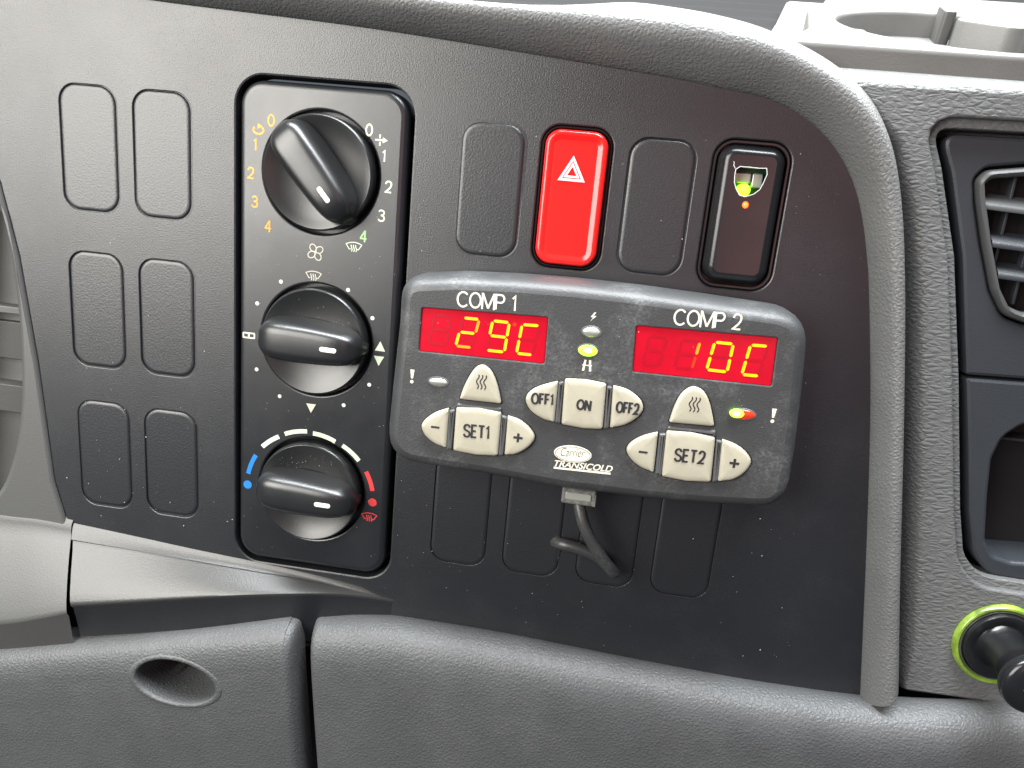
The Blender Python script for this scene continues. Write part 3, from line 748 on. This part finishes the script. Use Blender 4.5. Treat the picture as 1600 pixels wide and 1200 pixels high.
# ------------------------------------------------------------------ storage flaps along the bottom
PROF = [(-8, -14), (-.6, -4), (0, 0), (-.35, 2.4), (-1.3, 5.2), (-3.0, 8.0), (-5.6, 10.2), (-9, 11.4), (-14, 11.9), (-19, 11.8), (-24, 11.6), (-30, 11.2), (-36, 10.8), (-44, 10.2), (-54, 9.4), (-70, 8.0), (-105, 5)]
def flap_mesh(name, top_pts, slant, m, parent, lround=True, rround=True, hole=None):
    P = spline(top_pts, False, 24 if hole else 8)
    prof = spline(PROF, False, 6) if hole else PROF
    def column(u, v, n, t, side):
        inset = t * t; du = side * 4.2 * math.sin(t * math.pi / 2)
        return [(u + du + slant * dv, v + dv - inset * 1.6 * (1 if dv > -12 else .3), n + dn - inset * (6.5 if dn > 0 else 0) - (inset ** 3) * 7) for dv, dn in prof]
    rows = []
    if lround: rows += [column(*P[0], t, -1) for t in (1, .85, .7, .55, .4, .25, .1)]
    rows += [column(*p, 0, 0) for p in P]
    if rround: rows += [column(*P[-1], t, 1) for t in (.1, .25, .4, .55, .7, .85, 1)]
    V = [p for r in rows for p in r]; k = len(prof); F = []
    for a in range(len(rows) - 1):
        for i in range(k - 1):
            f = (a * k + i, a * k + i + 1, (a + 1) * k + i + 1, (a + 1) * k + i)
            mx_, my_, mz_ = (sum(V[j][c_] for j in f) / 4 for c_ in range(3))
            if hole and ((mx_ - hole[0]) / hole[2]) ** 2 + ((my_ - hole[1]) / hole[3]) ** 2 < 1 and mz_ > 9: continue
            F.append(f)
    o = finish(name, [W(*p) for p in V], F, m, parent, None, 65)
    def front(u, v):      # height of the flap's face under a point
        near = min((p for r in rows for p in r if p[2] > 9), key=lambda p: (p[0] - u) ** 2 + (p[1] - v) ** 2)
        return near[2]
    return o, front
fl = thing('storage_flap', 'grey leather grained storage flap with a round finger hole at lower left', 'storage flap', -130, -180)
fn = 5
lt = [(*q, fn) for q in [(-318.04,-159.89), (-251.90,-147.69), (-213.88,-139.48), (-180.12,-131.12), (-127.24,-118.05), (-85.27,-107.63), (-80.34,-107.09)]]
hc_ = [(-125.44,-138.78)][0]
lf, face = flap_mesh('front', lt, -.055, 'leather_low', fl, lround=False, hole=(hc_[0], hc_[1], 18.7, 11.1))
rows = []
for r_, dn in ((20.6, -.35), (20.1, .14), (19.3, .34), (18.2, .34), (17.5, .1), (17.2, -1.3), (16.9, -4), (16.2, -13), (15.6, -24), (6, -25), (.2, -25)):
    rows.append([])
    for i in range(64):
        cu_, cv_ = math.cos(2 * math.pi * i / 64), math.sin(2 * math.pi * i / 64)
        f0 = face(hc_[0] + 18.5 * cu_, hc_[1] + 11.0 * cv_)
        rows[-1].append(W(hc_[0] + r_ * cu_, hc_[1] + .595 * r_ * cv_, f0 + dn))
loft('finger_hole', rows, 'leather_low', fl, closed=True, sharp=80)
fr = thing('storage_flap', 'wide grey leather grained storage flap running along the bottom to the right', 'storage flap', 40, -180)
rt = [(*q, 3) for q in [(-66.98,-105.43), (-50.80,-103.28), (-29.48,-102.28), (9.83,-102.76), (60.93,-105.25), (110.30,-106.56), (157.43,-104.57), (210.13,-95.74), (263.10,-83.08)]]
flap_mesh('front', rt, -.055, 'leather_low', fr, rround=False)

# ------------------------------------------------------------------ right hand console
co = thing('console_surround', 'grey leather grained console frame to the right of the padded rim', 'console frame', 200, -100)
cleft = [(158.93,-103.38), (156.21,-80.27), (146.93,-29.62), (137.76,17.00), (130.47,49.59), (123.06,74.21), (114.79,91.77), (101.25,104.53), (91.63,107.71)]
cou = ccw(roundpoly([(300, -101), (300, 118), (82, 118)] + cleft[::-1], 4, 5))
ins = ccw(roundpoly([(262, 104.5)] + [(128.45,101.20), (133.80,89.39), (143.99,61.65), (154.52,21.34), (165.85,-26.83), (170.87,-44.13), (177.91,-51.71), (192.04,-51.99)] + [(262, -53)], [1, 4, 6, 12, 12, 12, 12, 12, 10, 1], 5))
wt = [2.2 if y > -98 and x < 290 else 1 for x, y in cou]
lx, ly = [(188.97,-76.16)][0]
solid('frame', cou, [(0, -22), (0, -8), (.25, -5.6), (.9, -3.4), (1.7, -1.5), (2.2, -.5), (2.7, -.1), (3.0, 0)], 'console', co,
      [(offset(ins, -3.2), [(.9, 0), (.4, -.15), (.1, -.5), (0, -1.1), (0, -2.6), (-2.8, -2.9), (-3.1, -3.3), (-3.2, -4), (-3.2, -12)]), (circ(lx, ly, 15.5, 48), [(1.0, 0), (.4, -.3), (0, -1), (0, -14)])], wt=wt)
# air vent panel
vp = thing('air_vent', 'dark plastic air vent panel with grey louvres at the right edge', 'air vent', 185, 22)
NI = -5.5
up_ = roundpoly([(258, 102.5)] + [(132.08,99.98), (138.16,87.96), (147.54,61.62), (157.90,21.40)] + [(258, 25.5)], [1, 5, 10, 14, 1.2, 1], 5)
vh = ccw(roundpoly([(185.70,97.08), (148.18,90.66), (145.32,86.54), (147.34,79.52), (152.19,66.36), (158.66,50.88), (164.76,42.54), (172.28,40.50), (200.62,41.30)], [1, 5, 4, 8, 10, 10, 8, 8, 1], 5))
solid('frame', up_, [(0, -16), (0, NI - 1.2), (.3, NI - .4), (1.2, NI)], 'insert', vp, [(vh, [(1.0, NI), (.4, NI - .3), (0, NI - 1), (0, NI - 9)])])
vin = ccw(roundpoly([(183.22,92.25), (150.31,87.15), (148.47,83.93), (150.93,76.76), (156.17,64.72), (160.41,54.48), (164.71,46.70), (170.46,44.93), (195.53,45.76)], [1, 4, 3, 6, 8, 8, 6, 4, 1], 4))
vi = offset(vh, 1.0)
solid('louvre_frame', vi, [(0, -18), (0, NI + .3), (.5, NI + 1.3), (1.5, NI + 1.8)], 'slat', vp,
      [(vin, [(1.4, NI + 1.8), (.5, NI + 1.2), (0, NI), (0, NI - 7)])])
box('duct_shade', 150, 258, 25, 100, -24, -17.5, 'dark', vp)  # dark block put in for the shade behind the louvres
v0 = vin
vmin, vmax = min(p[1] for p in v0), max(p[1] for p in v0)
ys = [vmin + 11, vmin + 21, vmin + 33]
for i, y in enumerate(ys):
    cr = [a_[0] + (b_[0] - a_[0]) * (y - a_[1]) / (b_[1] - a_[1]) for a_, b_ in zip(v0, v0[1:] + v0[:1]) if (a_[1] - y) * (b_[1] - y) < 0]; x0 = min(cr) - .1
    rows = []
    for a in range(0, 9):
        t = a / 8
        rows.append([W(x0 + t * 60, y + dv - 2.2 * math.sin(t * 1.2), n) for n, dv in ((NI - 6, 5.0), (NI - 2, 3.4), (NI + .4, 1.5), (NI + 1.2, .3), (NI + 1.0, -.5), (NI - 1, -.1), (NI - 6, 2.6))])
    loft('louvre', rows, 'slat' if i == 2 else 'insert', vp, sharp=50)
for k in range(3):
    box('vane', x0 + 9 + k * 9, x0 + 10 + k * 9, vmin + 2, vmax - 2, -12.6, -9, 'insert', vp)
# pocket
pk = thing('storage_pocket', 'dark plastic storage pocket below the air vent', 'pocket', 190, -50)
lo_ = roundpoly([(258, 24.5)] + [(158.13,20.39), (164.48,-4.68), (170.13,-28.56), (175.48,-45.12), (182.20,-51.87), (194.87,-52.44)] + [(258, -50.5)], [1, 1.2, 10, 10, 12, 10, 8, 1], 5)
ph = ccw(roundpoly([(208.21,12.93), (180.64,6.07), (175.13,0.60), (173.45,-7.81), (175.35,-21.54), (178.47,-38.73), (181.95,-44.10), (188.77,-45.62), (223.23,-43.23)], [1, 8, 8, 8, 10, 5, 5, 5, 1], 5))
solid('frame', lo_, [(0, -18), (0, NI - 1.2), (.3, NI - .4), (1.2, NI)], 'insert', pk, [(ph, [(1.4, NI), (.6, NI - .3), (.1, NI - 1.1), (0, NI - 2), (-.5, NI - 26)], True)])
box('shelf_ridge', 172, 230, -2.2, -1.2, -30, -14, 'insert', pk)

# ------------------------------------------------------------------ cigarette lighter
lg_ = thing('cigarette_lighter', 'black cigarette lighter knob in a glowing green ring', 'lighter', lx, ly - 16)
lathe('glow_ring', lx, ly, [(16.2, -8), (16.2, .4), (15.9, 1.4), (15.4, 1.9), (14.7, 1.9), (14.2, 1.3), (14.0, 0), (13.9, -6)], 'ring', lg_, 64, close=False)
lathe('socket_rim', lx, ly, [(14.2, -8), (14.2, 1.2), (13.9, 1.7), (13.5, 1.7), (13.2, 1.2), (13.1, -5)], 'chrome', lg_, 64, close=False)
kb = lathe('knob', lx, ly, [(13.1, -8), (13.1, 2.0), (12.6, 3.0), (11.2, 3.2), (9.8, 2.6), (8.8, 2.4), (8.2, 3.2), (7.6, 5), (7.2, 9), (7.2, 14), (7.8, 17.5), (9.2, 20), (10.2, 21.5), (10.7, 23.2), (10.7, 25.0), (10.3, 26.2), (9.4, 26.9), (7, 27.4), (3, 27.6)], 'gloss', lg_, 48)
print_shape('lighter_symbol', ribbon(rrect(lx - 1.2, ly + .2, 6, 2.4, .2, 1), .6, True) + ribbon([(lx + 2, ly + 1.8), (lx + 3, ly + 3)], .5), 27.75, 'white', kb)

# ------------------------------------------------------------------ cup holder on the dash top
cp = thing('cup_holder', 'pale grey moulded cup holder on top of the dashboard', 'cup holder', 145, 118, -14)
CUC, CUB, CUR = 150, 48, 44.5
body = roundpoly([(80, -2), (320, -2), (320, 150), (122, 150), (108, 100), (99, 80), (91, 30), (82, 8)], [4, 1, 1, 3, 14, 12, 16, 8], 6)
solid('body', body, [(0, -4), (-.6, .2), (0, 2), (0, 8), (.4, 9.2), (1.2, 9.8), (2.4, 10)], 'cup', cp,
      [(circ(CUC, CUB, CUR, 72), [(2.2, 10), (1.0, 9.7), (.3, 9), (0, 8), (-1.5, -34)], True)], mp=T)
def fin(ang, w, d, h0, h1, m, nm='fin'):
    ca, sa = math.cos(R(ang)), math.sin(R(ang))
    lp = [(CUC + x * ca - y * sa, CUB + x * sa + y * ca) for x, y in rrect(CUR - d / 2, 0, d + 2, w, min(w, d) * .3, 5)]
    return solid(nm, lp, [(0, h0), (0, h1 - 1.2), (.3, h1 - .4), (1.2, h1)], m, cp, mp=T)
fin(175, 12, 11, -28, 6.5, 'cup', 'tab')
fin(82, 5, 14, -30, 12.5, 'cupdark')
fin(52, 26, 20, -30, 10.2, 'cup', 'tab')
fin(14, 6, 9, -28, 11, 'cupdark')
fin(262, 22, 5, -30, 6, 'cup', 'tab')

# ------------------------------------------------------------------ dust, and pale flecks painted in for sparkle
V = []; F = []
rd = random.Random(21)
def fleck(u, v, n, s):
    k = rd.choice((4, 5, 6)); a0 = rd.uniform(0, 6.3); i0 = len(V); el = rd.uniform(.5, 1.0); an = rd.uniform(0, 3.1)
    for i in range(k):
        a = a0 + 2 * math.pi * i / k; r_ = s * rd.uniform(.6, 1)
        x, y = r_ * math.cos(a), r_ * el * math.sin(a)
        V.append(W(u + x * math.cos(an) - y * math.sin(an), v + x * math.sin(an) + y * math.cos(an), n))
    V.append(W(u, v, n + s * .5))
    for i in range(k): F.append((i0 + i, i0 + (i + 1) % k, i0 + k))
def blocked(u, v):
    return (-109 < u < -41 and -89 < v < 102) or (-43 < u < 101 and -34 < v < 43) or any(abs(u - c[0]) < 13 and abs(v - c[1]) < 25 for c in (HAZ, BRK))
n_ = 0
while n_ < 240:
    u = rd.uniform(-185, 118); v = rd.uniform(-112, 95)
    dens = .15 + .85 * (1 if v < -20 and u < 60 else .35)
    if blocked(u, v) or rd.random() > dens or (v < -84 and u < -60) or u > 128 - (v + 8) * .2: continue
    near_cover = any(abs(u - c[0]) < 12 and abs(v - c[1]) < 24 for c in covers_l + covers_r + covers_b)
    fleck(u, v, .55 if near_cover else .06, .10 + .26 * rd.random() ** 3); n_ += 1
n_ = 0
while n_ < 95:
    u = rd.uniform(-104, -46); v = rd.uniform(-82, 60)
    if any((u - k[0]) ** 2 + (v - k[1]) ** 2 < 23 ** 2 for k in KN): continue
    fleck(u, v, NF + .05, .09 + .2 * rd.random() ** 3); n_ += 1
for _ in range(70):
    k = rd.choice(KN[1:] + KN[2:]); a = rd.uniform(30, 150); r_ = rd.uniform(9, 17)
    fleck(k[0] + r_ * math.cos(R(a)), k[1] + r_ * math.sin(R(a)), 2.0 + (r_ / 20) ** 2 * 3.2, .08 + .16 * rd.random() ** 2)
for _ in range(110):
    u = rd.uniform(-32, 90); v = rd.uniform(-20, 32)
    fleck(u, v, NC + .03, .08 + .14 * rd.random() ** 3)
for _ in range(150):
    fleck(rd.gauss(-122, 8), min(rd.gauss(112, 5.5), 119), .03, .10 + .16 * rd.random() ** 2)  # pale flecks standing in for sparkle in the sheen at top left
ds = finish('dust', V, F, 'dust', None, [False] * len(F))
tag(ds, 'pale specks of dust over the black plastic, plus flecks painted for sparkle', kind='stuff')
